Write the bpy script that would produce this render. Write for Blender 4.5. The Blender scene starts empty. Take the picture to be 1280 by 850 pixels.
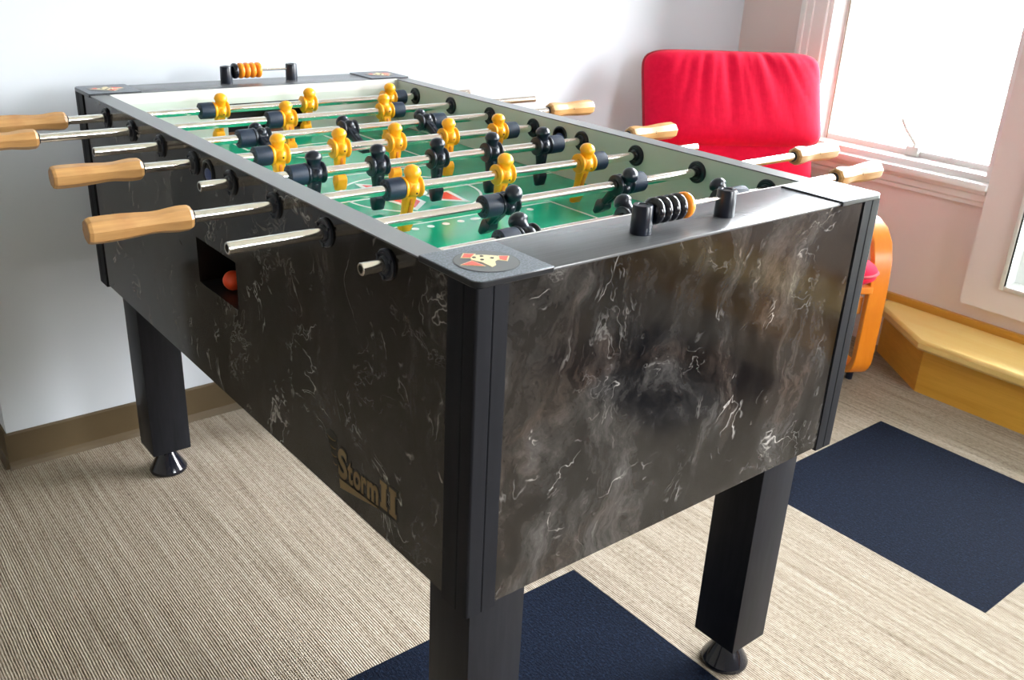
import bpy, bmesh, math, random
from mathutils import Vector, Matrix
random.seed(7)
PI = math.pi
sc = bpy.context.scene
COL = sc.collection

# ------------------------------------------------------------------ camera
cam_d = bpy.data.cameras.new('camera')
cam = bpy.data.objects.new('camera', cam_d); COL.objects.link(cam)
yaw, pit, rol = -0.6945, -0.4052, 0.0498
cy_, sy_, cp_, sp_ = math.cos(yaw), math.sin(yaw), math.cos(pit), math.sin(pit)
fw = Vector((-sy_*cp_, cy_*cp_, sp_)); rt = Vector((cy_, sy_, 0)); up = rt.cross(fw)
r2 = math.cos(rol)*rt + math.sin(rol)*up; u2 = -math.sin(rol)*rt + math.cos(rol)*up
m = Matrix((r2, u2, -fw)).transposed().to_4x4(); m.translation = Vector((-0.5513, -0.7224, 1.2469))
cam.matrix_world = m
cam_d.sensor_width = 36; cam_d.lens = 36*1163.0/1280; cam_d.clip_start = .02
cam_d.dof.use_dof = True; cam_d.dof.focus_distance = 1.5; cam_d.dof.aperture_fstop = 13.0
sc.camera = cam

# ------------------------------------------------------------------ daylight and exposure
world = bpy.data.worlds.new('world'); sc.world = world; world.use_nodes = True
wn = world.node_tree; bg = wn.nodes['Background']
bg.inputs['Color'].default_value = (0.90, 0.95, 1.0, 1)
_tc = wn.nodes.new('ShaderNodeTexCoord'); _sx = wn.nodes.new('ShaderNodeSeparateXYZ'); _mr = wn.nodes.new('ShaderNodeMapRange')
wn.links.new(_tc.outputs['Generated'], _sx.inputs[0]); wn.links.new(_sx.outputs['Z'], _mr.inputs['Value'])
for k_, v_ in (('From Min',0.),('From Max',.75),('To Min',14.),('To Max',110.)): _mr.inputs[k_].default_value = v_
wn.links.new(_mr.outputs[0], bg.inputs['Strength'])
sc.view_settings.view_transform = 'Standard'; sc.view_settings.look = 'None'
sc.view_settings.exposure = -0.48; sc.view_settings.gamma = 1.0
sc.view_settings.use_curve_mapping = False

sun_d = bpy.data.lights.new('hazy_sun', 'SUN'); sun_d.energy = 21.0; sun_d.angle = math.radians(52); sun_d.color = (1.0,.97,.92)
sun = bpy.data.objects.new('hazy_sun', sun_d); COL.objects.link(sun)
sun.rotation_euler = Vector((-.64,.74,-.20)).to_track_quat('-Z','Y').to_euler()
def portal(name, loc, sx, sz, rot):
    l = bpy.data.lights.new(name, 'AREA'); l.shape = 'RECTANGLE'; l.size = sx; l.size_y = sz
    l.cycles.is_portal = True
    o = bpy.data.objects.new(name, l); COL.objects.link(o); o.location = loc; o.rotation_euler = rot
    return o
portal('daylight_portal', (1.5, -3.68, 1.55), 1.2, 1.3, (PI/2, 0, 0))
portal('daylight_portal', (2.53, .868, 1.44), 1.64, .68, (0, PI/2, 0))
portal('daylight_portal', (2.53, -1.125, 1.44), 1.64, .76, (0, PI/2, 0))
portal('daylight_portal', (2.53, -.02, 1.20), 1.75, .9, (0, PI/2, 0))

# ------------------------------------------------------------------ materials
def mat(name, col=(.8,.8,.8), rough=.5, metal=0., spec=.5, coat=0., coat_rough=.05):
    mt = bpy.data.materials.new(name); mt.use_nodes = True
    b = mt.node_tree.nodes['Principled BSDF']
    b.inputs['Base Color'].default_value = (*col, 1); b.inputs['Roughness'].default_value = rough
    b.inputs['Metallic'].default_value = metal; b.inputs['Specular IOR Level'].default_value = spec
    b.inputs['Coat Weight'].default_value = coat; b.inputs['Coat Roughness'].default_value = coat_rough
    return mt
class N:
    def __init__(s, mt): s.t = mt.node_tree; s.b = s.t.nodes['Principled BSDF']
    def new(s, kind, **kw):
        n = s.t.nodes.new('ShaderNode'+kind)
        for k, v in kw.items():
            if hasattr(n, k) and not k[0].isupper(): setattr(n, k, v)
            else: n.inputs[k.replace('_', ' ')].default_value = v
        return n
    def link(s, a, b): s.t.links.new(a, b)
    def coord(s, scale=(1,1,1), rot=(0,0,0), out='Object'):
        tc = s.new('TexCoord'); mp = s.new('Mapping'); mp.inputs['Scale'].default_value = scale
        mp.inputs['Rotation'].default_value = rot
        s.link(tc.outputs[out], mp.inputs['Vector']); return mp.outputs['Vector']
    def noise(s, vec, scale, detail=4, rough=.5, dist=0.):
        n = s.new('TexNoise'); n.inputs['Scale'].default_value = scale; n.inputs['Detail'].default_value = detail
        n.inputs['Roughness'].default_value = rough; n.inputs['Distortion'].default_value = dist
        s.link(vec, n.inputs['Vector']); return n.outputs['Fac']
    def ramp(s, fac, stops):
        r = s.new('ValToRGB'); e = r.color_ramp.elements
        while len(e) < len(stops): e.new(.5)
        for i, (p, c) in enumerate(stops): e[i].position = p; e[i].color = (*c, 1) if len(c) == 3 else c
        s.link(fac, r.inputs['Fac']); return r.outputs['Color']
    def math(s, op, a, b=None, c=None):
        n = s.new('Math'); n.operation = op
        for i, v in enumerate((a, b, c)):
            if v is None: continue
            if isinstance(v, (int, float)): n.inputs[i].default_value = v
            else: s.link(v, n.inputs[i])
        return n.outputs[0]
    def mix(s, fac, a, b, mode='MIX'):
        n = s.new('MixRGB'); n.blend_type = mode
        for k, v in (('Fac', fac), ('Color1', a), ('Color2', b)):
            if isinstance(v, (int, float)): n.inputs[k].default_value = v
            elif isinstance(v, tuple): n.inputs[k].default_value = (*v, 1)
            else: s.link(v, n.inputs[k])
        return n.outputs['Color']
    def bump(s, h, strength=.3, dist=.002):
        n = s.new('Bump'); n.inputs['Strength'].default_value = strength; n.inputs['Distance'].default_value = dist
        s.link(h, n.inputs['Height']); s.link(n.outputs['Normal'], s.b.inputs['Normal'])
    def color(s, c): s.link(c, s.b.inputs['Base Color'])

def noisy(name, c1, c2, scale, rough=.5, stretch=(1,1,1), bump=0., bdist=.001, **kw):
    mt = mat(name, c1, rough, **kw); n = N(mt)
    f = n.noise(n.coord(stretch), scale, 5, .6)
    n.color(n.ramp(f, [(.3, c1), (.7, c2)]))
    if bump: n.bump(f, bump, bdist)
    return mt

M = {}
M['wall'] = noisy('wall_paint_cool_light', (.64,.69,.75), (.66,.705,.76), 3, .85, bump=.05)  # room paint with the cool cast of the daylight put into its colour
M['wall_warm_bounce'] = noisy('wall_paint_warm_bounce', (.88,.76,.73), (.89,.77,.74), 3, .8)  # same room paint, pink from warm bounce and flare put into the colour
M['wall_tan'] = noisy('tan_wall_paint', (.66,.62,.58), (.68,.64,.60), 3, .85)
M['ceiling'] = mat('ceiling_paint', (.88,.85,.80), .9)
M['white_trim'] = noisy('white_trim_paint', (.92,.90,.89), (.94,.92,.91), 4, .4)
M['door_paint'] = noisy('door_paint', (.86,.76,.73), (.88,.78,.75), 4, .5)
M['bead'] = mat('white_glazing_bead', (.88,.90,.87), .35)
M['base_vinyl'] = noisy('brown_vinyl_base', (.078,.052,.020), (.095,.063,.027), 6, .55)
M['black'] = noisy('black_leg_laminate', (.006,.007,.010), (.012,.013,.018), 90, .5, stretch=(1,1,.12), bump=.15, bdist=.0004, spec=.22)
M['black_post'] = noisy('black_corner_post', (.008,.009,.012), (.013,.014,.018), 60, .55, stretch=(1,1,.1), spec=.12)
M['plastic'] = mat('black_plastic', (.005,.009,.019), .28, spec=.5)
M['plastic_shiny'] = mat('shiny_black_plastic', (.006,.007,.012), .12, spec=.6)
M['rubber'] = noisy('blue_black_rubber', (.007,.016,.034), (.011,.024,.050), 250, .5, spec=.4)
M['yellow'] = mat('yellow_plastic', (.92,.385,.006), .3, spec=.5)
M['yellow_dark'] = mat('orange_groove_plastic', (.72,.20,.005), .4)
M['hole'] = mat('dark_hole', (.01,.006,.003), .8)
M['chrome'] = mat('polished_steel', (.95,.91,.85), .16, metal=1.)
M['chrome_dark'] = mat('steel_bore', (.05,.04,.03), .6, metal=.5)
M['orange'] = mat('orange_plastic', (.85,.26,.012), .25)
M['ball'] = mat('orange_red_ball', (.85,.075,.015), .4)
M['tray'] = mat('red_brown_tray', (.060,.004,.003), .6)
M['rail'] = noisy('grey_rail_laminate', (.165,.17,.175), (.185,.19,.195), 300, .32, spec=.5)
M['inner'] = noisy('grey_green_inner_laminate', (.60,.63,.57), (.64,.67,.62), 8, .28)
M['goal_wood'] = mat('goal_wood', (.16,.055,.02), .5)
M['edge_white'] = mat('pale_edge_band', (.72,.70,.68), .4)
M['cup_blue'] = mat('dark_blue_cup', (.015,.05,.22), .3)
M['sash_line'] = mat('tan_sash_seal', (.35,.28,.20), .5)
M['gold'] = mat('dull_gold_print', (.20,.135,.055), .5)
M['print_black'] = mat('black_print', (.003,.003,.003), .4)
M['emb_red'] = mat('emblem_red', (.80,.10,.07), .4)
M['emb_cream'] = mat('emblem_cream', (.80,.70,.42), .4)
M['line_white'] = mat('field_white_print', (.80,.88,.84), .2)
M['field_red'] = mat('field_red_print', (.80,.05,.05), .2)
M['field_grey'] = mat('field_grey_print', (.10,.26,.20), .2)

mt = mat('green_playfield', (0,.26,.15), .16, spec=.5); n = N(mt)
f = n.noise(n.coord(), 7, 3, .5); n.color(n.ramp(f, [(.3, (.0,.30,.15)), (.7, (.008,.40,.235))])); M['field'] = mt
# end boards: dark brushed laminate
mt = mat('dark_brushed_end_board', (.10,.105,.115), .27, spec=.6); n = N(mt)
f = n.noise(n.coord((3,300,300)), 3, 3, .6); n.color(n.ramp(f, [(.3, (.085,.09,.098)), (.7, (.115,.12,.13))])); M['endtop'] = mt
# corner plates: speckled blue-grey
mt = mat('speckled_corner_plate', (.1,.12,.15), .38, spec=.5); n = N(mt)
f = n.noise(n.coord(), 420, 4, .7); n.color(n.ramp(f, [(.36, (.06,.07,.085)), (.5,(.12,.14,.165)), (.66, (.22,.25,.30))])); n.bump(f,.3,.0004); M['plate'] = mt
M['plate_disc'] = mat('grey_plate_disc', (.085,.085,.085), .3)
M['plate_edge'] = mat('black_plate_edge', (.010,.012,.016), .3)

# marble laminate
def marble():
    mt = mat('dark_marble_laminate', (.05,.045,.04), .11, spec=.38, coat=.0); n = N(mt)
    v0 = n.coord()
    warp = n.new('TexNoise'); warp.inputs['Scale'].default_value = 5.; warp.inputs['Detail'].default_value = 5
    n.link(v0, warp.inputs['Vector'])
    vm = n.new('VectorMath', operation='MULTIPLY_ADD'); n.link(warp.outputs['Color'], vm.inputs[0])
    vm.inputs[1].default_value = (.22,.22,.22); n.link(v0, vm.inputs[2]); v = vm.outputs[0]
    # streaky base
    mp = n.new('Mapping'); mp.inputs['Rotation'].default_value = (.35,.35,0); mp.inputs['Scale'].default_value = (1,1,.38)
    n.link(v, mp.inputs['Vector'])
    f1 = n.noise(mp.outputs[0], 11, 12, .74, .3)
    base = n.ramp(f1, [(.33, (.003,.003,.004)), (.45, (.009,.0085,.0085)), (.55, (.028,.026,.025)), (.64, (.062,.059,.057)), (.74, (.15,.145,.14))])
    f2 = n.noise(v, 3.2, 5, .6, .6)
    brown = n.ramp(f2, [(.50, (0,0,0)), (.66, (.6,.6,.6))])
    base = n.mix(brown, base, n.mix(1., base, (1.15,.72,.48), 'MULTIPLY'), 'MIX')
    # thin pale scratches: zero crossings of warped noise, kept only in patches
    def veins(vec, sc_, width, lo, hi, msc, amt, dist):
        a = n.math('ABSOLUTE', n.math('SUBTRACT', n.noise(vec, sc_, 4, .6, dist), .5))
        r = n.ramp(a, [(0., (amt,amt,amt)), (width*.35, (amt*.6,)*3), (width, (0,0,0))])
        k = n.ramp(n.noise(v0, msc, 3, .6), [(lo, (0,0,0)), (hi, (1,1,1))])
        return n.mix(1., r, k, 'MULTIPLY')
    base = n.mix(veins(v, 4.2, .0065, .54, .62, 9, .9, .9), base, (.42,.40,.38))
    base = n.mix(veins(mp.outputs[0], 9, .010, .53, .63, 13, .6, .6), base, (.30,.285,.27))
    base = n.mix(veins(v, 15, .014, .54, .62, 7, .5, .5), base, (.24,.23,.22))
    n.color(base)
    return mt
M['marble'] = marble()

# wood for handles
mt = mat('varnished_handle_wood', (.6,.3,.1), .3, spec=.5); n = N(mt)
vv = n.coord((1,1,1)); f = n.noise(n.coord((3,60,60)), 2.2, 4, .6); f2 = n.noise(vv, 18, 3, .5)
c = n.ramp(f, [(.3, (.38,.19,.065)), (.7, (.56,.32,.12))]); n.color(n.mix(n.ramp(f2, [(.55,(0,0,0)),(.75,(.45,.45,.45))]), c, (.30,.11,.03))); M['handle'] = mt
# pine step
def wood(name, c1, c2, st, rough=.35, scale=3., dark=None):
    mt = mat(name, c1, rough, spec=.5); n = N(mt)
    f = n.noise(n.coord(st), scale, 6, .65, .8); c = n.ramp(f, [(.3, c1), (.7, c2)])
    n.color(c); return mt
M['pine_top'] = wood('varnished_pine_top', (.88,.58,.18), (.92,.68,.26), (8,.7,8), .3)
M['pine'] = wood('varnished_pine_board', (.66,.33,.035), (.78,.42,.06), (6,.8,22), .35)
M['pine_trim'] = wood('varnished_pine_trim', (.55,.25,.03), (.70,.36,.05), (6,.8,20), .35)
M['bent'] = wood('orange_bentwood', (.78,.21,.008), (.86,.27,.016), (10,3,2), .3)
M['bent_edge'] = wood('orange_bentwood_edge', (.74,.30,.05), (.82,.36,.07), (10,3,2), .35)

# red fabric
mt = mat('red_fabric', (.62,.002,.035), .8, spec=.12); n = N(mt)
f = n.noise(n.coord((9,1.5,2.2)), 2.6, 3, .5, .3); n.bump(f, .15, .01)
g = n.noise(n.coord(), 60, 4, .6); n.color(n.ramp(g, [(.3, (.62,.001,.030)), (.7, (.70,.003,.042))]))
n.b.inputs['Sheen Weight'].default_value = .06; n.b.inputs['Sheen Roughness'].default_value = .5
M['red'] = mt
M['piping'] = mat('dark_red_piping', (.36,.004,.02), .7)

# glass: thin architectural pane
mt = bpy.data.materials.new('window_glass'); mt.use_nodes = True; nt = mt.node_tree; nt.nodes.remove(nt.nodes['Principled BSDF'])
out = nt.nodes['Material Output']; tr = nt.nodes.new('ShaderNodeBsdfTransparent'); gl = nt.nodes.new('ShaderNodeBsdfGlossy')
gl.inputs['Roughness'].default_value = .02; fr = nt.nodes.new('ShaderNodeFresnel'); fr.inputs['IOR'].default_value = 1.45
mx = nt.nodes.new('ShaderNodeMixShader'); nt.links.new(fr.outputs[0], mx.inputs[0]); nt.links.new(tr.outputs[0], mx.inputs[1])
nt.links.new(gl.outputs[0], mx.inputs[2]); nt.links.new(mx.outputs[0], out.inputs['Surface']); M['glass'] = mt

# carpet: beige ribbed loop pile with three dark blue tiles
def carpet():
    mt = mat('carpet', (.4,.35,.28), .95, spec=.1); n = N(mt)
    tc = n.new('TexCoord'); sx = n.new('SeparateXYZ'); n.link(tc.outputs['Object'], sx.inputs[0])
    X, Y = sx.outputs[0], sx.outputs[1]
    def mp(scale):
        m_ = n.new('Mapping'); m_.inputs['Scale'].default_value = scale; n.link(tc.outputs['Object'], m_.inputs['Vector']); return m_.outputs[0]
    wob = n.noise(mp((10,3,1)), 4, 2, .5)
    xs = n.math('ADD', X, n.math('MULTIPLY', wob, .004))
    wave = n.math('SINE', n.math('MULTIPLY', xs, 2*PI/.0048))
    wave01 = n.math('MULTIPLY_ADD', wave, .5, .5)
    lp = n.noise(mp((160,55,1)), 1.6, 3, .6)
    lng = n.noise(mp((90,3.2,1)), 1., 4, .65)
    mixf = n.math('ADD', n.math('MULTIPLY', wave01, .20), n.math('ADD', n.math('MULTIPLY', lp, .46), n.math('MULTIPLY', lng, .5)))
    beige = n.ramp(mixf, [(.34, (.10,.072,.045)), (.56, (.31,.255,.19)), (.82, (.53,.475,.39))])
    dn = n.noise(mp((1,1,1)), 190, 3, .7); dn2 = n.noise(mp((60,14,1)), 3, 3, .6)
    blue = n.ramp(n.math('ADD', n.math('MULTIPLY', dn, .75), n.math('MULTIPLY', dn2, .25)), [(.36, (.002,.003,.008)), (.52, (.0035,.0065,.016)), (.68, (.010,.020,.042))])
    def box(x0, x1, y0, y1):
        a = n.math('MULTIPLY', n.math('GREATER_THAN', X, x0), n.math('LESS_THAN', X, x1))
        b = n.math('MULTIPLY', n.math('GREATER_THAN', Y, y0), n.math('LESS_THAN', Y, y1))
        return n.math('MULTIPLY', a, b)
    msk = n.math('MAXIMUM', box(1.244,1.853,-.157,.453), n.math('MAXIMUM', box(1.244,1.853,-1.377,-.767), box(.025,.634,-.157,.453)))
    n.color(n.mix(msk, beige, blue))
    h = n.math('ADD', n.math('MULTIPLY', wave01, n.math('SUBTRACT', 1., msk)), n.math('ADD', lp, dn))
    n.bump(h, .55, .0025)
    return mt
M['carpet'] = carpet()
M['outside'] = mat('outside_ground', (.22,.25,.20), .9)

# ------------------------------------------------------------------ mesh helpers
class MB:
    def __init__(s): s.v = []; s.f = []; s.mi = []; s.mats = []
    def m(s, name):
        if name not in s.mats: s.mats.append(name)
        return s.mats.index(name)
    def add(s, vs, fs, mname, T=None):
        o = len(s.v); k = s.m(mname)
        for p in vs:
            p = Vector(p); s.v.append(tuple(T @ p if T else p))
        for f in fs: s.f.append(tuple(i+o for i in f)); s.mi.append(k)
        return s
    def box(s, x0, x1, y0, y1, z0, z1, mname, T=None, b=0.):
        if b <= 0:
            vs = [(x,y,z) for x in (x0,x1) for y in (y0,y1) for z in (z0,z1)]
            fs = [(0,1,3,2),(4,6,7,5),(0,4,5,1),(2,3,7,6),(0,2,6,4),(1,5,7,3)]
            return s.add(vs, fs, mname, T)
        bm = bmesh.new(); bmesh.ops.create_cube(bm, size=1)
        for v in bm.verts: v.co = Vector(((x0+x1)/2+v.co.x*(x1-x0), (y0+y1)/2+v.co.y*(y1-y0), (z0+z1)/2+v.co.z*(z1-z0)))
        bmesh.ops.bevel(bm, geom=bm.edges[:]+bm.verts[:], offset=b, segments=2, affect='EDGES', profile=.5)
        bm.verts.ensure_lookup_table(); bm.verts.index_update()
        s.add([v.co[:] for v in bm.verts], [tuple(v.index for v in f.verts) for f in bm.faces], mname, T); bm.free(); return s
    def lathe(s, prof, mname, seg=24, T=None, cap0=True, cap1=True, phase=0.):
        # prof: list of (axis position, radius) around +X axis
        vs = []; fs = []; n_ = len(prof)
        for a, r in prof:
            for k in range(seg):
                t = 2*PI*k/seg + phase; vs.append((a, r*math.cos(t), r*math.sin(t)))
        for i in range(n_-1):
            for k in range(seg):
                k2 = (k+1) % seg; fs.append((i*seg+k, i*seg+k2, (i+1)*seg+k2, (i+1)*seg+k))
        if cap0: fs.append(tuple(range(seg))[::-1])
        if cap1: fs.append(tuple((n_-1)*seg+k for k in range(seg)))
        return s.add(vs, fs, mname, T)
    def loft(s, rings, mname, T=None, caps=True):
        vs = [p for r in rings for p in r]; k_ = len(rings[0]); fs = []
        for i in range(len(rings)-1):
            for k in range(k_):
                k2 = (k+1) % k_; fs.append((i*k_+k, i*k_+k2, (i+1)*k_+k2, (i+1)*k_+k))
        if caps: fs.append(tuple(range(k_))[::-1]); fs.append(tuple((len(rings)-1)*k_+k for k in range(k_)))
        return s.add(vs, fs, mname, T)
    def sphere(s, c, r, mname, sc_=(1,1,1), seg=20, rings=12, T=None):
        vs = [(c[0], c[1], c[2]-r*sc_[2])]; fs = []
        for i in range(1, rings):
            ph = -PI/2 + PI*i/rings
            for k in range(seg):
                t = 2*PI*k/seg; vs.append((c[0]+r*sc_[0]*math.cos(ph)*math.cos(t), c[1]+r*sc_[1]*math.cos(ph)*math.sin(t), c[2]+r*sc_[2]*math.sin(ph)))
        vs.append((c[0], c[1], c[2]+r*sc_[2])); L = len(vs)-1
        for k in range(seg):
            k2 = (k+1) % seg; fs.append((0, 1+k2, 1+k)); fs.append((L, 1+(rings-2)*seg+k, 1+(rings-2)*seg+k2))
            for i in range(rings-2): fs.append((1+i*seg+k, 1+i*seg+k2, 1+(i+1)*seg+k2, 1+(i+1)*seg+k))
        return s.add(vs, fs, mname, T)
    def prism(s, poly, a0, a1, mname, axis='z', T=None):
        def P(u, v, a): return {'z': (u,v,a), 'x': (a,u,v), 'y': (u,a,v)}[axis]
        k_ = len(poly); vs = [P(u,v,a0) for u,v in poly]+[P(u,v,a1) for u,v in poly]
        fs = [(k,(k+1)%k_,k_+(k+1)%k_,k_+k) for k in range(k_)]+[tuple(range(k_))[::-1], tuple(range(k_,2*k_))]
        return s.add(vs, fs, mname, T)
    def tube(s, pts, r, mname, seg=10, closed=False, T=None):
        pts = [Vector(p) for p in pts]; rings = []; n_ = len(pts); prev = None
        for i, p in enumerate(pts):
            a = pts[(i-1) % n_] if (closed or i > 0) else p; b = pts[(i+1) % n_] if (closed or i < n_-1) else p
            t = (b-a).normalized()
            if prev is None: q = t.orthogonal().normalized()
            else:
                q = prev - t*prev.dot(t); q = q.normalized() if q.length > 1e-6 else t.orthogonal().normalized()
            prev = q; w = t.cross(q)
            rings.append([tuple(p+q*r*math.cos(2*PI*k/seg)+w*r*math.sin(2*PI*k/seg)) for k in range(seg)])
        if closed: rings.append(rings[0])
        return s.loft(rings, mname, T, caps=not closed)
    def build(s, name, parent=None, loc=None, smooth=True, angle=35, bevel=0.):
        me = bpy.data.meshes.new(name); me.from_pydata(s.v, [], s.f)
        for k in s.mats: me.materials.append(M[k])
        for p, k in zip(me.polygons, s.mi): p.material_index = k
        bm = bmesh.new(); bm.from_mesh(me); bmesh.ops.remove_doubles(bm, verts=bm.verts, dist=1e-6)
        bmesh.ops.recalc_face_normals(bm, faces=bm.faces); bm.to_mesh(me); bm.free()
        if smooth:
            for p in me.polygons: p.use_smooth = True
            me.set_sharp_from_angle(angle=math.radians(angle))
        o = bpy.data.objects.new(name, me); COL.objects.link(o)
        if parent: o.parent = parent
        if loc: o.location = loc
        if bevel:
            b = o.modifiers.new('bevel', 'BEVEL'); b.width = bevel; b.segments = 2; b.limit_method = 'ANGLE'; b.angle_limit = math.radians(40)
        return o
def thing(name, label, cat, loc=(0,0,0), rz=0., group=None):
    o = bpy.data.objects.new(name, None); COL.objects.link(o); o.location = loc; o.rotation_euler = (0,0,rz)
    o.empty_display_size = .05; o['label'] = label; o['category'] = cat
    if group: o['group'] = group
    return o
def struct(o): o['kind'] = 'structure'; return o
def arc(cx, cy, r, a0, a1, k):
    return [(cx+r*math.cos(math.radians(a0+(a1-a0)*i/k)), cy+r*math.sin(math.radians(a0+(a1-a0)*i/k))) for i in range(k+1)]

# ------------------------------------------------------------------ room
XW = 2.37; YB = 1.557; ZC = 2.6; XL = -3.2; YF = -3.5
struct(MB().box(XL-.15, XW+.16, YF-.15, 3.0, -.08, 0, 'carpet').build('floor', smooth=False))
struct(MB().box(XL-.15, XW+.16, YF-.15, 3.0, ZC, ZC+.1, 'ceiling').build('ceiling', smooth=False))
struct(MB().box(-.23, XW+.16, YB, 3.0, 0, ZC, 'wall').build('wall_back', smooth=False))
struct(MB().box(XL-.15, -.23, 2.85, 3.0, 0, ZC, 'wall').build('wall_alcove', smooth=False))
struct(MB().box(XL-.15, XL, YF, 2.85, 0, ZC, 'wall_tan').build('wall_left', smooth=False))
def wall_grid(us, vs, skip, a0, a1, mname, axis):
    b = MB()
    for i in range(len(us)-1):
        for j in range(len(vs)-1):
            if (i, j) in skip: continue
            if axis == 'x': b.box(a0, a1, us[i], us[i+1], vs[j], vs[j+1], mname)
            else: b.box(us[i], us[i+1], a0, a1, vs[j], vs[j+1], mname)
    return b
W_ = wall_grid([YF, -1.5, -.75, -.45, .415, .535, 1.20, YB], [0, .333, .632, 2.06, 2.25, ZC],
    {(5,2),(5,3),(3,1),(3,2),(1,2),(1,3)}, XW, XW+.14, 'wall_warm_bounce', 'x')
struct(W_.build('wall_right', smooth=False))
F_ = wall_grid([XL, .9, 2.1, XW], [0, .9, 2.2, ZC], {(1,1)}, YF-.15, YF, 'wall_tan', 'y')
struct(F_.build('wall_front', smooth=False))

# baseboards
def cove(b, pts, h=.095, t=.006, mname='base_vinyl'):
    pass
b = MB(); b.prism([(YB,0),(YB-.016,0),(YB-.012,.010),(YB-.006,.018),(YB-.005,.090),(YB-.003,.095),(YB,.095)], -.236, 2.12, 'base_vinyl', 'x')
struct(b.build('baseboard_back', smooth=False))
b = MB(); b.prism([(-.23,0),(-.246,0),(-.242,.010),(-.236,.018),(-.235,.090),(-.233,.095),(-.23,.095)], YB-.006, 2.85, 'base_vinyl', 'y')
struct(b.build('baseboard_alcove', smooth=False))

# window with casing, sill and frame
def window(n_, y0, y1, z0, z1, handle=False):
    b = MB()
    # reveal lining
    for (a, c, d, e) in ((y0-.001,y0+.018,z0,z1),(y1-.018,y1+.001,z0,z1),(y0+.018,y1-.018,z0,z0+.018),(y0+.018,y1-.018,z1-.018,z1)):
        b.box(XW-.002, XW+.14, a, c, d, e, 'white_trim')
    w = struct(b.build('window_%d' % n_, smooth=False))
    # casing: left (towards the corner) and head, stepped moulding
    b = MB()
    for k, (o0, o1, t) in enumerate(((.0,.05,.014),(.05,.075,.020),(.075,.095,.026))):
        b.box(XW-t, XW, y1+o0, y1+o1, z0-.02, z1+o1, 'white_trim')
        if k == 0: b.box(XW-t, XW, y0, y1, z1, z1+o1, 'white_trim')
        else: b.box(XW-t, XW, y0, y1+o0, z1+o0, z1+o1, 'white_trim')
    b.build('casing', w, bevel=.002)
    b = MB(); b.box(XW-.045, XW+.10, y0-.008, y1+.10, z0-.022, z0, 'white_trim', b=.004)
    b.build('sill', w)
    b = MB(); b.prism([(XW,z0-.022),(XW-.030,z0-.022),(XW-.028,z0-.034),(XW-.018,z0-.040),(XW-.018,z0-.058),(XW-.010,z0-.064),(XW-.010,z0-.076),(XW,z0-.078)], y0-.004, y1+.095, 'white_trim', 'y')
    b.build('sill_moulding', w)
    # sash frame
    b = MB(); a0, a1 = XW+.075, XW+.115
    A0, A1, B0, B1 = y0+.018, y1-.018, z0+.018, z1-.018
    for (p, q, r, s_) in ((A0,A0+.014,B0,B1),(A1-.014,A1,B0,B1),(A0+.014,A1-.014,B0,B0+.018),(A0+.014,A1-.014,B1-.018,B1)):
        b.box(a0, a1, p, q, r, s_, 'white_trim')
    b.box(a0-.002, a0, A1-.012, A1-.009, B0, B1, 'sash_line')
    fr_ = b.build('window_frame', w, smooth=False)
    b = MB(); b.box(XW+.093, XW+.097, A0+.012, A1-.012, B0+.016, B1-.016, 'glass'); b.build('pane', fr_, smooth=False)
    if handle:
        b = MB(); b.tube([(XW+.065,.835,z0+.050),(XW+.060,.832,z0+.060),(XW+.050,.865,z0+.100),(XW+.045,.885,z0+.135)], .0055, 'bead', 10)
        b.box(XW+.055, XW+.075, .815, .860, z0+.018, z0+.050, 'bead', b=.004)
        b.build('crank_handle', w)
    return w
window(1, .535, 1.20, .632, 2.25, True)
window(2, -1.5, -.75, .632, 2.25)  # unseen window, added to bring fill light in from the right
# unseen window added behind the camera for fill light
b = MB()
for (p, q, r, s_) in ((.9,.96,.9,2.2),(2.04,2.1,.9,2.2),(.96,2.04,.9,.96),(.96,2.04,2.14,2.2),(1.48,1.52,.96,2.14)):
    b.box(p, q, YF-.10, YF-.04, r, s_, 'white_trim')
w3 = struct(b.build('window_3', smooth=False))
b = MB(); b.box(.955,1.485,YF-.072,YF-.068,.955,2.145,'glass'); b.box(1.515,2.045,YF-.072,YF-.068,.955,2.145,'glass'); b.build('pane', w3, smooth=False)

# glazed door beside the window
b = MB(); x0, x1 = XW-.030, XW-.0005
ya, yb, za, zb = -.565, .527, .252, 2.12; ga, gb, gc, gd = -.45, .415, .333, 2.06
for (p, q, r, s_) in ((gb,yb,za,zb),(ya,ga,za,zb),(ga,gb,za,gc),(ga,gb,gd,zb)): b.box(x0, x1, p, q, r, s_, 'door_paint')
dr = struct(b.build('door_1', smooth=False))
b = MB()
for (p, q, r, s_) in ((gb-.010,gb+.004,gc-.004,gd),(ga,ga+.010,gc-.004,gd),(ga+.010,gb-.010,gc-.004,gc+.010),(ga+.010,gb-.010,gd-.010,gd)):
    b.box(x0-.006, x0+.012, p, q, r, s_, 'bead', b=.002)
for (p, q, r, s_) in ((gb-.006,gb,gc,gd),(ga,ga+.006,gc,gd),(ga+.006,gb-.006,gc,gc+.006),(ga+.006,gb-.006,gd-.006,gd)):
    b.box(x0+.012, XW+.11, p, q, r, s_, 'bead')
for (p, q, r, s_) in ((gb-.030,gb-.0062,gc+.0062,gd-.0062),(ga+.0062,ga+.03,gc+.0062,gd-.0062),(ga+.03,gb-.03,gc+.0062,gc+.03),(ga+.03,gb-.03,gd-.03,gd-.0062)):
    b.box(XW+.05, XW+.09, p, q, r, s_, 'bead')
bd = b.build('glazing_bead', dr)
MB().box(XW+.068,XW+.072,ga+.02,gb-.02,gc+.02,gd-.02,'glass').build('pane', dr, smooth=False)

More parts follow.
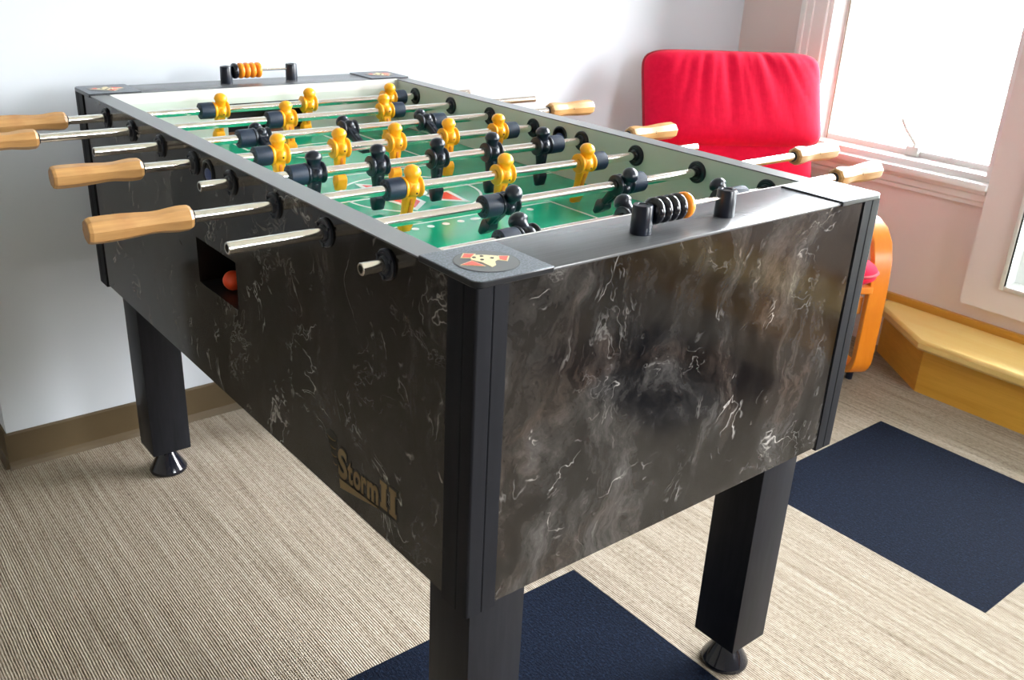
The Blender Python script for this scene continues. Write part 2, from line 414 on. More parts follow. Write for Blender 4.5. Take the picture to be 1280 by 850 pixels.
# pine step and skirting along the window wall
tr_ = MB().box(XW-.018, XW, -3.0, 1.02, .178, .204, 'pine_trim', b=.003).build('trim_1'); struct(tr_)
st = thing('wooden_step', 'long varnished pine step with a cut corner below the window and glazed door', 'step', (2.25,-1.0,0))
Ti = Matrix.Translation((-2.25, 1.0, 0))
b = MB(); b.prism([(2.131,-3.0),(2.131,.505),(2.32,.752),(XW-.002,.752),(XW-.002,-3.0)], 0.0, .143, 'pine', 'z', Ti)
b.build('step_box', st, smooth=False)
b = MB(); b.box(2.108,2.1305,.4,.41,.10,.101,'pine',Ti) if False else None
b.prism([(2.105,-3.0),(2.105,.515),(2.290,.760),(2.31,.775),(XW-.002,.775),(XW-.002,-3.0)], .143, .178, 'pine_top', 'z', Ti)
b.build('step_top', st, bevel=.010)

# outside ground
struct(MB().box(2.6, 14, -9, 9, -.6, -.5, 'outside').build('floor_outside', smooth=False))

# ------------------------------------------------------------------ foosball table
W, L, ZB, ZT = .762, 1.422, .492, .917
ZR = .8885; ZF = .8065
RY = [1.2235-.1495*i for i in range(8)]
tb = thing('foosball_table', 'large foosball table with dark marbled sides, black legs and green playfield', 'foosball table')

# side panels (marbled outside, pale laminate inside)
def panel(name, us, vs, skip, ao, ai, axis, inner='inner', outer='marble'):
    """outer face at ao, inner face at ai; each cell without coplanar inner walls"""
    b = MB()
    def P(u, v, a): return (a,u,v) if axis == 'x' else (u,a,v)
    nu, nv = len(us)-1, len(vs)-1
    def solid(i, j): return 0 <= i < nu and 0 <= j < nv and (i,j) not in skip
    for i in range(nu):
        for j in range(nv):
            if not solid(i,j): continue
            u0,u1,v0,v1 = us[i],us[i+1],vs[j],vs[j+1]
            b.add([P(u0,v0,ao),P(u1,v0,ao),P(u1,v1,ao),P(u0,v1,ao)], [(0,1,2,3)], outer)
            b.add([P(u0,v0,ai),P(u1,v0,ai),P(u1,v1,ai),P(u0,v1,ai)], [(0,1,2,3)], inner)
            if not solid(i-1,j): b.add([P(u0,v0,ao),P(u0,v1,ao),P(u0,v1,ai),P(u0,v0,ai)], [(0,1,2,3)], 'print_black')
            if not solid(i+1,j): b.add([P(u1,v0,ao),P(u1,v1,ao),P(u1,v1,ai),P(u1,v0,ai)], [(0,1,2,3)], 'print_black')
            if not solid(i,j-1): b.add([P(u0,v0,ao),P(u1,v0,ao),P(u1,v0,ai),P(u0,v0,ai)], [(0,1,2,3)], 'print_black')
            if not solid(i,j+1): b.add([P(u0,v1,ao),P(u1,v1,ao),P(u1,v1,ai),P(u0,v1,ai)], [(0,1,2,3)], 'print_black')
    return b.build(name, tb, smooth=False)
ZP = ZT-.002
panel('side_panel', [0,.633,.796,L], [ZB,.676,.758,ZP], {(1,1)}, 0, .036, 'x')
panel('side_panel', [0,L], [ZB,ZP], set(), W, W-.036, 'x')
panel('end_panel', [.036,W-.036], [ZB,ZP], set(), 0.0, .030, 'y')
panel('end_panel', [.036,W-.036], [ZB,ZP], set(), L, L-.030, 'y')
# inner goal walls
for s_, (yi, yo) in enumerate(((.115,.100),(1.307,1.322))):
    panel('goal_wall', [.036,.281,.485,W-.036], [.74,ZF,.884,ZP], {(1,1)}, yi, yo, 'y', 'inner', 'inner')
    b = MB(); y0, y1 = sorted((yo, (.032 if s_ == 0 else L-.032)))
    b.box(.26,.50,y0,y1,ZF-.012,ZF-.002,'goal_wood'); b.box(.255,.26,y0,y1,ZF-.002,ZP-.01,'print_black'); b.box(.50,.505,y0,y1,ZF-.002,ZP-.01,'print_black')
    yy = y0 if s_ == 0 else y1-.004
    b.box(.26,.50,yy,yy+.004,ZF-.002,ZP-.01,'print_black'); b.box(.26,.50,y0,y1,ZP-.014,ZP-.01,'print_black')
    b.box(.281,.485,(yo-.001 if s_ == 0 else yo-.014),(yo+.014 if s_ == 0 else yo+.001),ZF-.002,ZF+.012,'goal_wood')
    b.build('goal_box', tb, smooth=False)
# bottom board
MB().box(.036,W-.036,.030,L-.030,ZB+.03,ZB+.045,'print_black').build('bottom_board', tb, smooth=False)
# top rails
for x0 in (0, W-.036):
    b = MB(); b.box(x0-.0004,x0+.0364,.05,L-.05,ZT-.002,ZT,'rail')
    b.build('side_rail', tb, smooth=False)
for y0, y1, ye in ((-.001,.112,.112),(1.310,L+.001,1.3065)):
    b = MB(); b.box(.030,W-.030,y0,y1,ZT-.003,ZT+.0015,'endtop',b=.0018); 
    b.box(.036,W-.036,ye,ye+.0035,ZT-.02,ZT+.001,'edge_white')
    b.build('end_board', tb)

# corner posts: L shaped black extrusions with a rounded arris and a groove
def post(sx, sy):
    b = MB()
    t = .0022; r = .004
    out = [(.050,-t),(.046,-t-.0006)] if False else []
    # outline in local corner frame (corner at 0,0 ; material towards +u,+v)
    poly = [(-t,.050),(-t,.022),(-t+.0012,.0205),(-t,.019)] + arc(-t+r,-t+r,r,180,270,6) + [(.019,-t),(.0205,-t+.0012),(.022,-t),(.0415,-t),(.0415,.006),(.006,.006),(.006,.050)]
    pl = []
    for u, v in poly: pl.append((u if sx > 0 else W-u, v if sy > 0 else L-v))
    b.prism(pl, ZB-.006, ZT-.004, 'black_post', 'z')
    b.build('corner_post', tb, angle=25)
for sx in (1,-1):
    for sy in (1,-1): post(sx, sy)

# corner plates with disc emblem
def plate(sx, sy):
    p = .1035; o_ = .0035; r = .012
    def X(u, v): return (u if sx > 0 else W-u, v if sy > 0 else L-v)
    poly = arc(-o_+r,-o_+r,r,180,270,6) + [(p,-o_)] + [(p,.106)] + [(-o_,.106)]
    b = MB(); b.prism([X(u,v) for u,v in poly], ZT-.004, ZT+.004, 'plate', 'z')
    for k_ in range(len(b.mi)): 
        pass
    # dark sides
    kk = b.m('plate_edge')
    for i in range(len(poly)): b.mi[i] = kk
    pt = b.build('corner_plate', tb, bevel=.0015)
    c = Vector((.0480,.0480))
    z = ZT+.004
    b = MB()
    cx, cy = X(*c)
    ring = [(cx+.0375*math.cos(2*PI*k/40), cy+.0375*math.sin(2*PI*k/40)) for k in range(40)]
    ring2 = [(cx+.0360*math.cos(2*PI*k/40), cy+.0360*math.sin(2*PI*k/40)) for k in range(40)]
    b.prism(ring, z-.001, z+.0002, 'plate_edge'); b.prism(ring2, z-.001, z+.0005, 'plate_disc')
    # print on the disc, turned to face the same way on each corner
    def Q(x, y):
        dx, dy = x-.048, y-.048
        return (cx+dx, cy+dy) if sy > 0 else (cx-dx*1., cy-dy)
    def pr(pts, h, mn): b.prism([Q(x,y) for x,y in pts], z, z+h, mn)
    def grow(pts, g):
        mx_ = sum(p_[0] for p_ in pts)/len(pts); my_ = sum(p_[1] for p_ in pts)/len(pts)
        o2 = []
        for x, y in pts:
            d = math.hypot(x-mx_, y-my_); o2.append((x+(x-mx_)/d*g, y+(y-my_)/d*g))
        return o2
    reds = [[(.0412,.0804),(.0498,.0732),(.0397,.0660),(.0315,.0709)], [(.0702,.0536),(.0785,.0479),(.0682,.0376),(.0637,.0444)], [(.0337,.0551),(.0354,.0355),(.0169,.0505)]]
    for q_ in reds: pr(grow(q_, .0025), .0009, 'emb_cream'); pr(q_, .0012, 'emb_red')
    pr([(.0440,.0730),(.0584,.0660),(.0690,.0562),(.0660,.0457),(.0560,.0425),(.0487,.0314),(.0409,.0284),(.0408,.0460),(.0354,.0593)], .0010, 'emb_cream')
    for x, y in ((.0528,.0631),(.0590,.0520),(.0459,.0530),(.0430,.0640)):
        pr([(x+.0024*math.cos(k*PI/2.5), y+.0024*math.sin(k*PI/2.5)) for k in range(5)], .0014, 'print_black')
    b.build('emblem_disc', pt, smooth=False)
for sx in (1,-1):
    for sy in (1,-1): plate(sx, sy)

# legs with levelling feet
for lx in (.077, W-.077):
    for ly in (.080, L-.080):
        b = MB(); b.box(lx-.0455,lx+.0455,ly-.0455,ly+.0455,.068,ZB+.03,'black',b=.0015)
        lg = b.build('leg', tb)
        b = MB(); T = Matrix.Translation((lx,ly,0)) @ Matrix.Rotation(-PI/2, 4, 'Y')
        b.lathe([(0,.040),(.001,.0435),(.006,.0445),(.010,.043),(.030,.031),(.048,.021),(.054,.018),(.060,.014),(.070,.013)], 'plastic_shiny', 32, T)
        b.build('levelling_foot', lg, angle=50)

# playfield with printed lines
b = MB(); b.box(.036,W-.036,.115,1.307,ZF-.015,ZF,'field')
zl = ZF+.0004
def flat(poly, mn, dz=0.): b.prism(poly, ZF-.001, zl+dz, mn)
def line(x0,y0,x1,y1,w=.005, mn='line_white', dz=0.):
    d = Vector((x1-x0,y1-y0)).normalized()*w/2; q_ = (-d.y, d.x)
    flat([(x0+q_[0],y0+q_[1]),(x0-q_[0],y0-q_[1]),(x1-q_[0],y1-q_[1]),(x1+q_[0],y1+q_[1])], mn, dz)
line(.036,.711,W-.036,.711)
def arcline(cx, cy, r, a0, a1, k=40):
    p_ = arc(cx, cy, r, a0, a1, k)
    for i in range(k):
        (x0,y0),(x1,y1) = p_[i], p_[i+1]; u0 = ((x0-cx)/r,(y0-cy)/r); u1 = ((x1-cx)/r,(y1-cy)/r); h = .0025
        flat([(x0-u0[0]*h,y0-u0[1]*h),(x0+u0[0]*h,y0+u0[1]*h),(x1+u1[0]*h,y1+u1[1]*h),(x1-u1[0]*h,y1-u1[1]*h)], 'line_white')
for s_ in (1,-1):
    yy = lambda d: .711 - s_*d
    arcline(.381, .711, .13, 0 if s_ > 0 else 180, 180 if s_ > 0 else 360)
    line(.19,yy(.176),.572,yy(.176)); line(.19,yy(.596),.19,yy(.1735)) ; line(.572,yy(.596),.572,yy(.1735))
    line(.27,yy(.596),.27,yy(.47)); line(.492,yy(.596),.492,yy(.47)); line(.2675,yy(.47),.4945,yy(.47))
    arcline(.381, yy(.40), .06, 0, 360)
    for k in range(-4,5):
        rx = .0105 if k == 0 else .0065
        flat([(.381+k*.0305+rx*math.cos(t*PI/8), yy(.2)+.0065*math.sin(t*PI/8)) for t in range(16)], 'line_white', .0001)
# centre mark: four red wedges outlined white round a pale ball
for sx, sy in ((1,1),(1,-1),(-1,1),(-1,-1)):
    q_ = [(.381+sx*x, .711+sy*y) for x, y in ((.018,.030),(.060,.028),(.052,.092),(.020,.060))]
    g_ = [(.381+sx*x, .711+sy*y) for x, y in ((.012,.023),(.070,.020),(.058,.108),(.013,.068))]
    flat(g_, 'line_white', .0002); flat(q_, 'field_red', .0004)
flat([(.381+.052*math.cos(t*PI/16), .711+.030*math.sin(t*PI/16)) for t in range(32)], 'field_grey', .0002)
flat([(.381+.030*math.cos(t*PI/12), .711+.030*math.sin(t*PI/12)) for t in range(24)], 'line_white', .0005)
for k in range(5):
    cx, cy = .381+.016*math.cos(k*2*PI/5), .711+.016*math.sin(k*2*PI/5)
    flat([(cx+.005*math.cos(t*2*PI/5), cy+.005*math.sin(t*2*PI/5)) for t in range(5)], 'print_black', .0007)
b.build('playfield', tb, smooth=False)

# ball tray behind the opening in the side panel
b = MB()
b.box(.0365,.125,.60,.628,.655,.775,'tray'); b.box(.0365,.125,.801,.83,.655,.775,'print_black')
b.box(.095,.11,.628,.801,.655,.775,'tray'); b.box(.0365,.11,.628,.801,.655,.674,'tray')
b.box(.0365,.11,.628,.801,.762,.775,'tray')
b.build('ball_tray', tb, smooth=False)
# serving cups in both side walls
for x0, d in ((0,-1),(W-.036,-1)):
    T = Matrix.Translation((x0, .713 if x0 == 0 else .690, .886)) @ Matrix.Rotation(PI if d < 0 else 0, 4, 'Z')
    b = MB(); b.lathe([(0.0,.0205),(.0028,.0205),(.0036,.0185),(.0030,.0165),(.0008,.0155)], 'plastic', 32, T, True, False)
    b.sphere((.0012,0,-.004),.0145,'cup_blue',(.12,1,.75),T=T)
    b.build('serving_cup', tb)

# rod bearings
def bearing(x, y, d):
    T = Matrix.Translation((x,y,ZR)) @ Matrix.Rotation(0 if d > 0 else PI, 4, 'Z')
    b = MB(); b.lathe([(0,.0195),(.003,.0195),(.0045,.0180),(.0045,.0150),(.0032,.0142),(.0032,.0112),(.007,.0104),(.008,.0098),(.008,.0086),(.002,.0084)], 'plastic', 28, T, False, False)
    if d < 0 and x < .01:
        for k in range(3):
            a = 2*PI*k/3+.5; b.lathe([(.003,.0026),(.0058,.0026),(.006,.0018)], 'plastic', 8, T @ Matrix.Translation((0,.0165*math.cos(a),.0165*math.sin(a))))
    b.build('rod_bearing', tb)
for y in RY:
    bearing(0,y,-1); bearing(.036,y,1); bearing(W-.036,y,-1); bearing(W,y,1)

# player figure
def figure_mesh(mn, groove):
    b = MB()
    b.lathe([(-.0165,.0088),(-.0165,.0150),(-.0158,.0172),(-.0138,.0178),(-.0122,.0172),(-.0112,.0152),(-.0090,.0142),(-.0082,.0150),(-.0050,.0150),(0,.0156),(.0050,.0150),(.0082,.0150),(.0090,.0142),(.0112,.0152),(.0122,.0172),(.0138,.0178),(.0158,.0172),(.0165,.0150),(.0165,.0088)], mn, 28, None, False, False)
    # chest boss on both faces
    for s_ in (1,-1):
        b.sphere((0,s_*.0100,-.0005),.0100,mn,(1,.95,1.05),16,10)
        b.lathe([(0,.0017),(.0014,.0017)], 'hole', 10, Matrix.Translation((.0006,s_*.0183,-.0022)) @ Matrix.Rotation(s_*PI/2, 4, 'Z'))
    # neck and head with brimmed cap
    Tz = Matrix.Rotation(-PI/2, 4, 'Y')
    b.lathe([(.010,.0110),(.0160,.0106),(.0178,.0110),(.0198,.0118),(.0215,.0122),(.0228,.0134),(.0246,.0138),(.0268,.0135),(.0300,.0122),(.0330,.0098),(.0352,.0062),(.0360,.0015)], mn, 24, Tz)
    # leg: tapered slab, with a groove in its face
    def ring(z, hx, hy): return [(-hx,-hy*.55,z),(-hx*.75,-hy,z),(hx*.75,-hy,z),(hx,-hy*.55,z),(hx,hy*.55,z),(hx*.75,hy,z),(-hx*.75,hy,z),(-hx,hy*.55,z)]
    b.loft([ring(-.008,.0115,.0095),ring(-.018,.0105,.0085),(ring(-.032,.0092,.0068)),ring(-.046,.0092,.0055),ring(-.052,.0100,.0056)], mn)
    # foot: wedge that spreads towards front and back
    b.loft([ring(-.049,.0105,.0062),ring(-.0545,.0118,.0100),ring(-.060,.0125,.0095),ring(-.070,.0118,.0062),ring(-.0765,.0105,.0042)], mn)
    for s_ in (1,-1):
        y0, y1 = (.0052,.0092) if s_ > 0 else (-.0092,-.0052)
        b.box(-.0028,.0028,y0,y1,-.028,-.0165,groove,b=.001)
        b.box(-.0028,.0028,y0*.85,y1*.79,-.045,-.028,groove,b=.001)
    return b
fy0 = figure_mesh('yellow','yellow_dark').build('player_figure', angle=45); me_y = fy0.data; bpy.data.objects.remove(fy0)
fb0 = figure_mesh('plastic','plastic').build('player_figure', angle=45); me_b = fb0.data; bpy.data.objects.remove(fb0)
# bumper
def bumper_mesh():
    b = MB()
    b.lathe([(0,.0086),(0,.0150),(.0012,.0168),(.0260,.0172),(.0290,.0165),(.0290,.0086)], 'rubber', 28, None, False, False)
    for k in range(11):
        a = 2*PI*k/11
        for xx in (-.0003,): b.lathe([(xx,.0016),(xx+.0006,.0016)], 'hole', 8, Matrix.Translation((0,.0126*math.cos(a),.0126*math.sin(a))))
    return b
o_ = bumper_mesh().build('bumper', angle=45); me_bump = o_.data; bpy.data.objects.remove(o_)
# handle: octagonal turned wood, s=0 at the rod side
def handle_mesh():
    b = MB()
    pr = [(0,.0105),(.0015,.0145),(.006,.0172),(.018,.0178),(.030,.0168),(.044,.0150),(.056,.0148),(.072,.0160),(.092,.0174),(.118,.0178),(.130,.0174),(.134,.0160),(.1350,.0145)]
    b.lathe(pr, 'handle', 8, None, True, True, PI/8)
    b.lathe([(-.002,.0095),(.001,.0095)], 'plastic', 16)
    b.lathe([(0,.0022),(.0008,.0022)], 'hole', 10, Matrix.Translation((.068,0,0)) @ Matrix.Rotation(-PI/8, 4, 'X') @ Matrix.Translation((0,-.0146,0)) @ Matrix.Rotation(-PI/2, 4, 'Z'))
    return b
o_ = handle_mesh().build('handle', angle=14); me_h = o_.data; bpy.data.objects.remove(o_)
def kid(name, me, parent, loc, rot=(0,0,0)):
    o = bpy.data.objects.new(name, me); COL.objects.link(o); o.parent = parent; o.location = loc; o.rotation_euler = rot; return o

# rod: (team, men x positions, tilt deg, left end, right end, handle side, left bumper, right bumper)
RODS = [
 ('y', [.232,.438,.648], 16, -.075, .887, 'L', 1, 1),
 ('y', [.313,.547], -12, -.163, .979, 'L', 1, 1),
 ('b', [.186,.371,.555], -66, -.113, .895, 'R', 1, 1),
 ('y', [.149,.268,.386,.508,.631], 0, -.083, .850, 'L', 1, 1),
 ('b', [.139,.258,.379,.500,.622], 1, -.050, .856, 'R', 1, 1),
 ('y', [.226,.409,.594], 13, -.119, .895, 'L', 1, 1),
 ('b', [.298,.540], 42, -.134, 1.005, 'R', 1, 1),
 ('b', [.212,.407,.618], -42, -.036, .917, 'R', 1, 1)]
for i, (team, men, ang, xl, xr, side, bl, br_) in enumerate(RODS):
    y = RY[i]; b = MB(); R_ = .0079
    hl = side == 'L'
    pr = []
    if not hl: pr += [(xl+.03,.0052),(xl,.0052),(xl,.0072),(xl+.0008,R_)]
    else: pr += [(xl-.02,R_)]
    if hl: pr += [(xr-.0008,R_),(xr,.0072),(xr,.0052),(xr-.03,.0052)]
    else: pr += [(xr+.02,R_)]
    b.lathe(pr, 'chrome', 48)
    rd = b.build('rod', tb, (0,y,ZR), angle=40); rd.rotation_euler = (math.radians(ang),0,0)
    for x in men: 
        kid('player_figure', me_y if team == 'y' else me_b, rd, (x,0,0))['label'] = 'yellow plastic player figure' if team == 'y' else 'black plastic player figure'
    kid('bumper', me_bump, rd, (men[0]-.0165-.029,0,0))
    kid('bumper', me_bump, rd, (men[-1]+.0165+.0290,0,0), (0,0,PI))
    if hl: kid('handle', me_h, rd, (xl,0,0), (math.radians(-ang+(8 if i != 3 else -10)),0,PI))
    else: kid('handle', me_h, rd, (xr,0,0), (math.radians(-ang+12),0,0))

# score counters
def counter(cx, cy, rz, beads):
    T = Matrix.Translation((cx,cy,ZT+.0015)) @ Matrix.Rotation(rz, 4, 'Z')
    b = MB(); zr = .026
    b.tube([(-.0805,0,zr),(.0805,0,zr)], .0028, 'chrome', 12)
    root = b.build('score_counter', tb); root.matrix_local = T
    for s_ in (-1,1):
        b = MB(); Tz = Matrix.Translation((s_*.0805,0,0)) @ Matrix.Rotation(-PI/2, 4, 'Y')
        b.lathe([(0,.0135),(.001,.0138),(.035,.0130),(.0368,.0122),(.0370,.0075),(.0358,.0068),(.0358,.0)], 'plastic', 28, Tz, True, False)
        b.build('post', root, angle=40)
    for k, mn in enumerate(beads):
        b = MB(); x = -.0805+.0205+k*.0140
        b.lathe([(-.0066,.006),(-.0064,.0125),(-.0045,.0160),(-.002,.0172),(.002,.0172),(.0045,.0160),(.0064,.0125),(.0066,.006)], mn, 28, Matrix.Translation((x,0,zr)))
        b.build('score_bead', root, angle=50)['label'] = 'orange score bead' if mn == 'orange' else 'black score bead'
counter(.3665,.043,0,['plastic_shiny']*4+['orange'])
counter(.3955,1.379,0,['plastic_shiny']+['orange']*4)

# printed name on the left side panel
def poly_text(body, size, mn, depth, name, parent, y, z, offset=0., shear=0.):
    cu = bpy.data.curves.new(name, 'FONT'); cu.body = body; cu.size = size; cu.extrude = depth; cu.offset = offset; cu.shear = shear
    o = bpy.data.objects.new(name, cu); COL.objects.link(o)
    bpy.context.view_layer.update()
    dg = bpy.context.evaluated_depsgraph_get(); me = bpy.data.meshes.new_from_object(o.evaluated_get(dg)); bpy.data.objects.remove(o)
    return me
def logo():
    b = MB()
    def glyph(body, ya_, yb_, za_, zb_, off, mn, x, g):
        me = poly_text(body, 1., mn, 0., 'tmp', None, 0, 0, off)
        xs = [v.co.x for v in me.vertices]; zs = [v.co.y for v in me.vertices]
        u0, u1, w0, w1 = min(xs), max(xs), min(zs), max(zs)
        sl = (.0085-0.)/.12
        vs = []
        for v in me.vertices:
            yy_ = ya_+g + (v.co.x-u0)/(u1-u0)*((yb_-g)-(ya_+g)); zz_ = za_-g + (v.co.y-w0)/(w1-w0)*((zb_+g)-(za_-g))
            vs.append((x, yy_, zz_+(.313-yy_)*sl))
        b.add(vs, [tuple(p.vertices) for p in me.polygons], mn)
    for mn, x, off, g in (('print_black',-.0004,.075,.0030),('gold',-.0008,.035,0.)):
        for body, ya_, yb_, za_, zb_ in (('S',.312,.287,.529,.578),('t',.2855,.271,.529,.566),('o',.2695,.250,.529,.558),('r',.248,.2335,.529,.558),('m',.2320,.203,.529,.558)):
            glyph(body, ya_, yb_, za_, zb_, off, mn, x, g)
    # slab numerals
    for y in (.189,.1665):
        for g, mn, x in ((.004,'print_black',-.0004),(0,'gold',-.0008)):
            g *= .7
            for (a, c, d, e) in ((y-.0088,y+.0088,.575,.582),(y-.0060,y+.0060,.5470+2*g,.575-2*g),(y-.0088,y+.0088,.540,.547)):
                b.add([(x,a-g,d-g),(x,c+g,d-g),(x,c+g,e+g),(x,a-g,e+g)], [(0,1,2,3)], mn)
    # swept bar below and small whirl ahead of the word
    b.add([(-.0004,.318,.533),(-.0004,.158,.539),(-.0004,.158,.535),(-.0004,.320,.524)], [(0,1,2,3)], 'print_black')
    b.add([(-.0006,.311,.526),(-.0006,.200,.5335),(-.0006,.262,.520),(-.0006,.309,.511)], [(0,1,2,3)], 'gold')
    for k in range(4):
        z = .586-.0125*k; w_ = .017-.003*k; yc = .330-.003*k
        b.add([(-.0004,yc+w_*math.cos(t*PI/8),z+.009*math.sin(t*PI/8)) for t in range(16)], [tuple(range(16))], 'print_black')
        p_ = [(yc+w_*.75*math.cos(t*PI/12), z-.001+.005*math.sin(t*PI/12)) for t in range(12,25)]; q_ = [(yy_, zz_+.0022*math.sin((t+1)/14*PI)) for t,(yy_,zz_) in enumerate(p_)]
        for t in range(12): b.add([(-.0008,*p_[t]),(-.0008,*p_[t+1]),(-.0008,*q_[t+1]),(-.0008,*q_[t])], [(0,1,2,3)], 'gold')
    b.build('printed_name', tb, smooth=False)
logo()

# the ball in the side opening
b = MB(); b.sphere((0,0,.0172),.0172,'ball',seg=28,rings=18)
bl = b.build('foosball', None, (.026,.732,.6745)); bl.location.x = .034
bl['label'] = 'small orange-red ball lying in the ball return opening of the foosball table'; bl['category'] = 'ball'

# ------------------------------------------------------------------ armchair
TH = math.radians(30)
ch = thing('armchair', 'red cushioned armchair with orange bentwood frame in the corner by the window', 'armchair', (1.73,.785,0), -TH)
# local: x = width axis (to the chair's left, image right), y = back direction
def smooth_path(pts, k=6):
    out = []
    P_ = [Vector(p) for p in pts]
    for i in range(len(P_)-1):
        p0 = P_[max(i-1,0)]; p1 = P_[i]; p2 = P_[i+1]; p3 = P_[min(i+2,len(P_)-1)]
        for j in range(k):
            t = j/k; out.append(.5*((2*p1)+(-p0+p2)*t+(2*p0-5*p1+4*p2-p3)*t*t+(-p0+3*p1-3*p2+p3)*t**3))
    out.append(P_[-1]); return out
def strip(b, pts, x0, x1, th, mface, medge):
    """bent strip in the y-z plane; pts = centre line (y,z), thickness th"""
    P_ = [Vector(p) for p in pts]; L1 = []; L2 = []
    for i, p in enumerate(P_):
        a = P_[max(i-1,0)]; c = P_[min(i+1,len(P_)-1)]; t = (c-a).normalized(); n_ = Vector((-t.y,t.x))*th/2
        L1.append(p+n_); L2.append(p-n_)
    rings = [[(x0,L1[i].x,L1[i].y),(x1,L1[i].x,L1[i].y),(x1,L2[i].x,L2[i].y),(x0,L2[i].x,L2[i].y)] for i in range(len(P_))]
    o = len(b.f); b.loft(rings, mface); 
    ke = b.m(medge)
    for i in range(len(P_)-1):
        b.mi[o+i*4+1] = ke; b.mi[o+i*4+3] = ke
for sx in (1,-1):
    x0, x1 = sorted((sx*.290, sx*.350))
    b = MB()
    front = [(.60,.020+.014),(.30,.030),(.10,.030)] 
    path = [(.62,.034),(.35,.034),(.11,.034)] + [(c_[0],c_[1]) for c_ in arc(.075,.096,.062,-80,-180,6)] + [(.011,.20),(.012,.32),(.020,.41)] + [(.040,.460),(.075,.492),(.125,.507)] + [(.25,.505),(.42,.488),(.56,.470)]
    strip(b, path, x0, x1, .024, 'bent', 'bent_edge')
    fr_ = b.build('side_frame', ch, angle=40, bevel=.003)
    b = MB(); strip(b, smooth_path([(.615,.046),(.60,.16),(.56,.30),(.545,.40),(.54,.458)]), x0, x1, .022, 'bent', 'bent_edge')
    b.build('rear_leg', ch, bevel=.003)
    for yy in (.062,.58):
        b = MB(); b.lathe([(0,.011),(.022,.012)], 'plastic', 16, Matrix.Translation((sx*.318,yy,0)) @ Matrix.Rotation(-PI/2,4,'Y'))
        b.build('foot_glide', ch)
    # inner seat and back rail
    x0, x1 = sorted((sx*.240, sx*.286))
    b = MB(); strip(b, smooth_path([(-.025,.332),(.15,.312),(.32,.295),(.42,.315),(.475,.40),(.53,.56),(.60,.76),(.645,.885)]), x0, x1, .022, 'bent', 'bent_edge')
    b.build('seat_rail', ch, bevel=.003)
for yy, zz in ((.035,.265),(.50,.265)):
    b = MB(); b.box(-.290,.290,yy-.011,yy+.011,zz-.028,zz+.028,'bent_edge',b=.003); b.build('cross_bar', ch)
b = MB(); b.box(-.238,.238,.655,.675,.80,.86,'bent',b=.003); b.build('back_slat', ch)
for k in range(5):
    yy = .05+k*.08; b = MB(); b.box(-.238,.238,yy-.02,yy+.02,.318-.010*k,.326-.010*k,'bent',b=.002); b.build('seat_slat', ch)

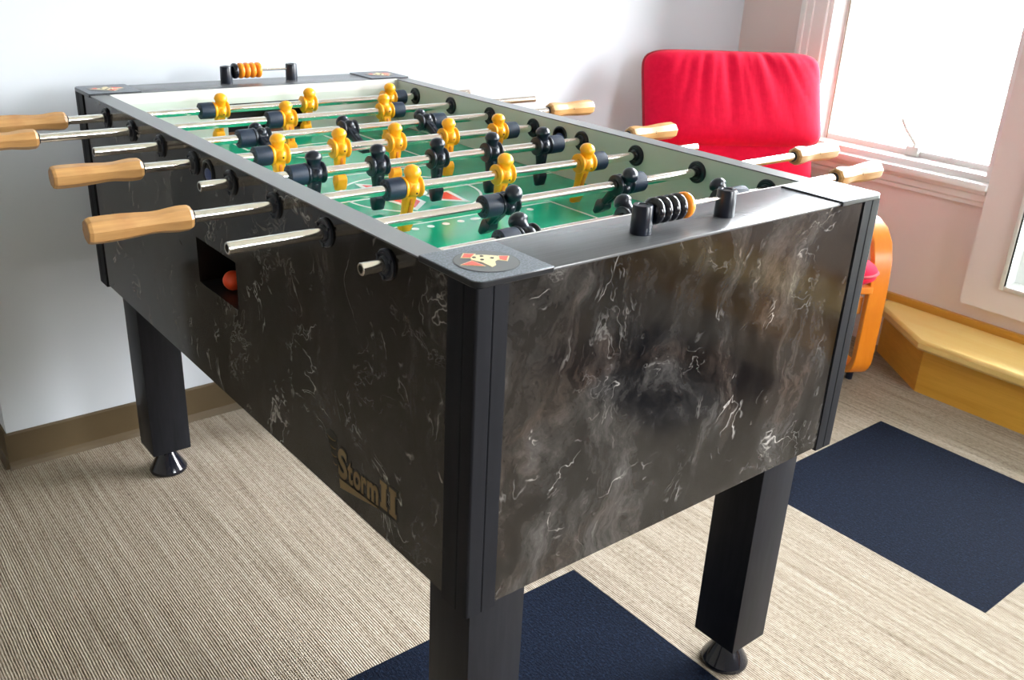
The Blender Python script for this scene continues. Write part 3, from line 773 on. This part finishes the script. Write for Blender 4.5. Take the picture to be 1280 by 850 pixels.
# cushions: rounded pillows following a centre line
def pillow(path, hw, th, name, wr=0., seed=0., nu=72, ex=4., bulge=0., rc=.05, depth_back=.8):
    fine = smooth_path(path, 40); S = [0.]
    for i in range(1, len(fine)): S.append(S[-1]+(fine[i]-fine[i-1]).length)
    tot = S[-1]
    def ev(v):
        d = min(max((v+1)/2, 0), 1)*tot; i = 0
        while i < len(S)-2 and S[i+1] < d: i += 1
        t = (d-S[i])/max(S[i+1]-S[i], 1e-9); p = fine[i].lerp(fine[i+1], t); tt = (fine[i+1]-fine[i]).normalized()
        return p, Vector((-tt.y, tt.x))
    nv = max(16, int(tot/.011)); b = MB(); rnd = random.Random(seed); ph = [rnd.uniform(0, 6.28) for _ in range(10)]
    kx, ky = rc/hw, rc/(tot/2); vs = []; fs = []
    def place(u, v):
        u2 = u*(1-kx*abs(v)**10); v2 = v*(1-ky*abs(u)**10); p, nn = ev(v2); return u2*hw, p, nn
    for i in range(nv+1):
        v = math.sin((-1+2*i/nv)*PI/2); ra, rb = [], []
        for j in range(nu+1):
            u = math.sin((-1+2*j/nu)*PI/2); x, p, nn = place(u, v)
            e = max(0., 1-abs(u)**ex)**.5*max(0., 1-abs(v)**(ex*1.2))**.5
            fan = u/(1.25-.35*v)
            env = max(0., v*.55+.45)*math.exp(-(u/.75)**2)*e
            w_ = sum(a_*(1-abs(math.sin(f_*fan+ph[k_]+.5*math.sin(2*v+ph[k_+4]))))**1.5 for k_, (a_, f_) in enumerate(((.9,7),(.8,13),(.5,23))))
            d = th*.5*e*(1+bulge*math.cos(u*PI/2)*math.cos(v*PI/2))+.004 - wr*w_*env
            q1 = p+nn*d; q2 = p-nn*(th*.5*e*depth_back+.004)
            ra.append((x,q1.x,q1.y)); rb.append((x,q2.x,q2.y))
        vs += ra+rb
    W2 = nu+1
    for i in range(nv):
        o = i*2*W2; o2 = (i+1)*2*W2
        for j in range(nu):
            fs.append((o+j,o+j+1,o2+j+1,o2+j)); fs.append((o+W2+j,o2+W2+j,o2+W2+j+1,o+W2+j+1))
        fs.append((o,o2,o2+W2,o+W2)); fs.append((o+nu,o+W2+nu,o2+W2+nu,o2+nu))
    for j in range(nu): fs.append((j,W2+j,W2+j+1,j+1))
    o = nv*2*W2
    for j in range(nu): fs.append((o+j,o+j+1,o+W2+j+1,o+W2+j))
    b.add(vs, fs, 'red'); c_ = b.build(name, ch, angle=80)
    loop = []
    def lp(u, v): x, p, nn = place(u, v); q_ = p+nn*.002; loop.append((x*1.004, q_.x, q_.y))
    K = 30
    for i in range(K): lp(1, math.sin((-1+2*i/K)*PI/2))
    for i in range(K): lp(math.sin((1-2*i/K)*PI/2), 1)
    for i in range(K): lp(-1, math.sin((1-2*i/K)*PI/2))
    for i in range(K): lp(math.sin((-1+2*i/K)*PI/2), -1)
    b = MB(); b.tube(loop, .0050, 'piping', 8, True); b.build('piping', c_)
    return c_
# the path runs from the seat front to the back, then up, so its normal faces the sitter
pillow([(-.10,.398),(.05,.385),(.25,.352),(.42,.350)], .285, .10, 'seat_cushion', .0015, 2, ex=5, rc=.03)
pillow([(.415,.395),(.475,.50),(.530,.645),(.555,.715)], .285, .075, 'back_cushion', .001, 3, ex=6, rc=.02)
pillow([(.500,.650),(.545,.750),(.588,.850),(.622,.938)], .306, .125, 'head_cushion', .010, 5, nu=110, ex=6, bulge=.15, rc=.017, depth_back=.5)
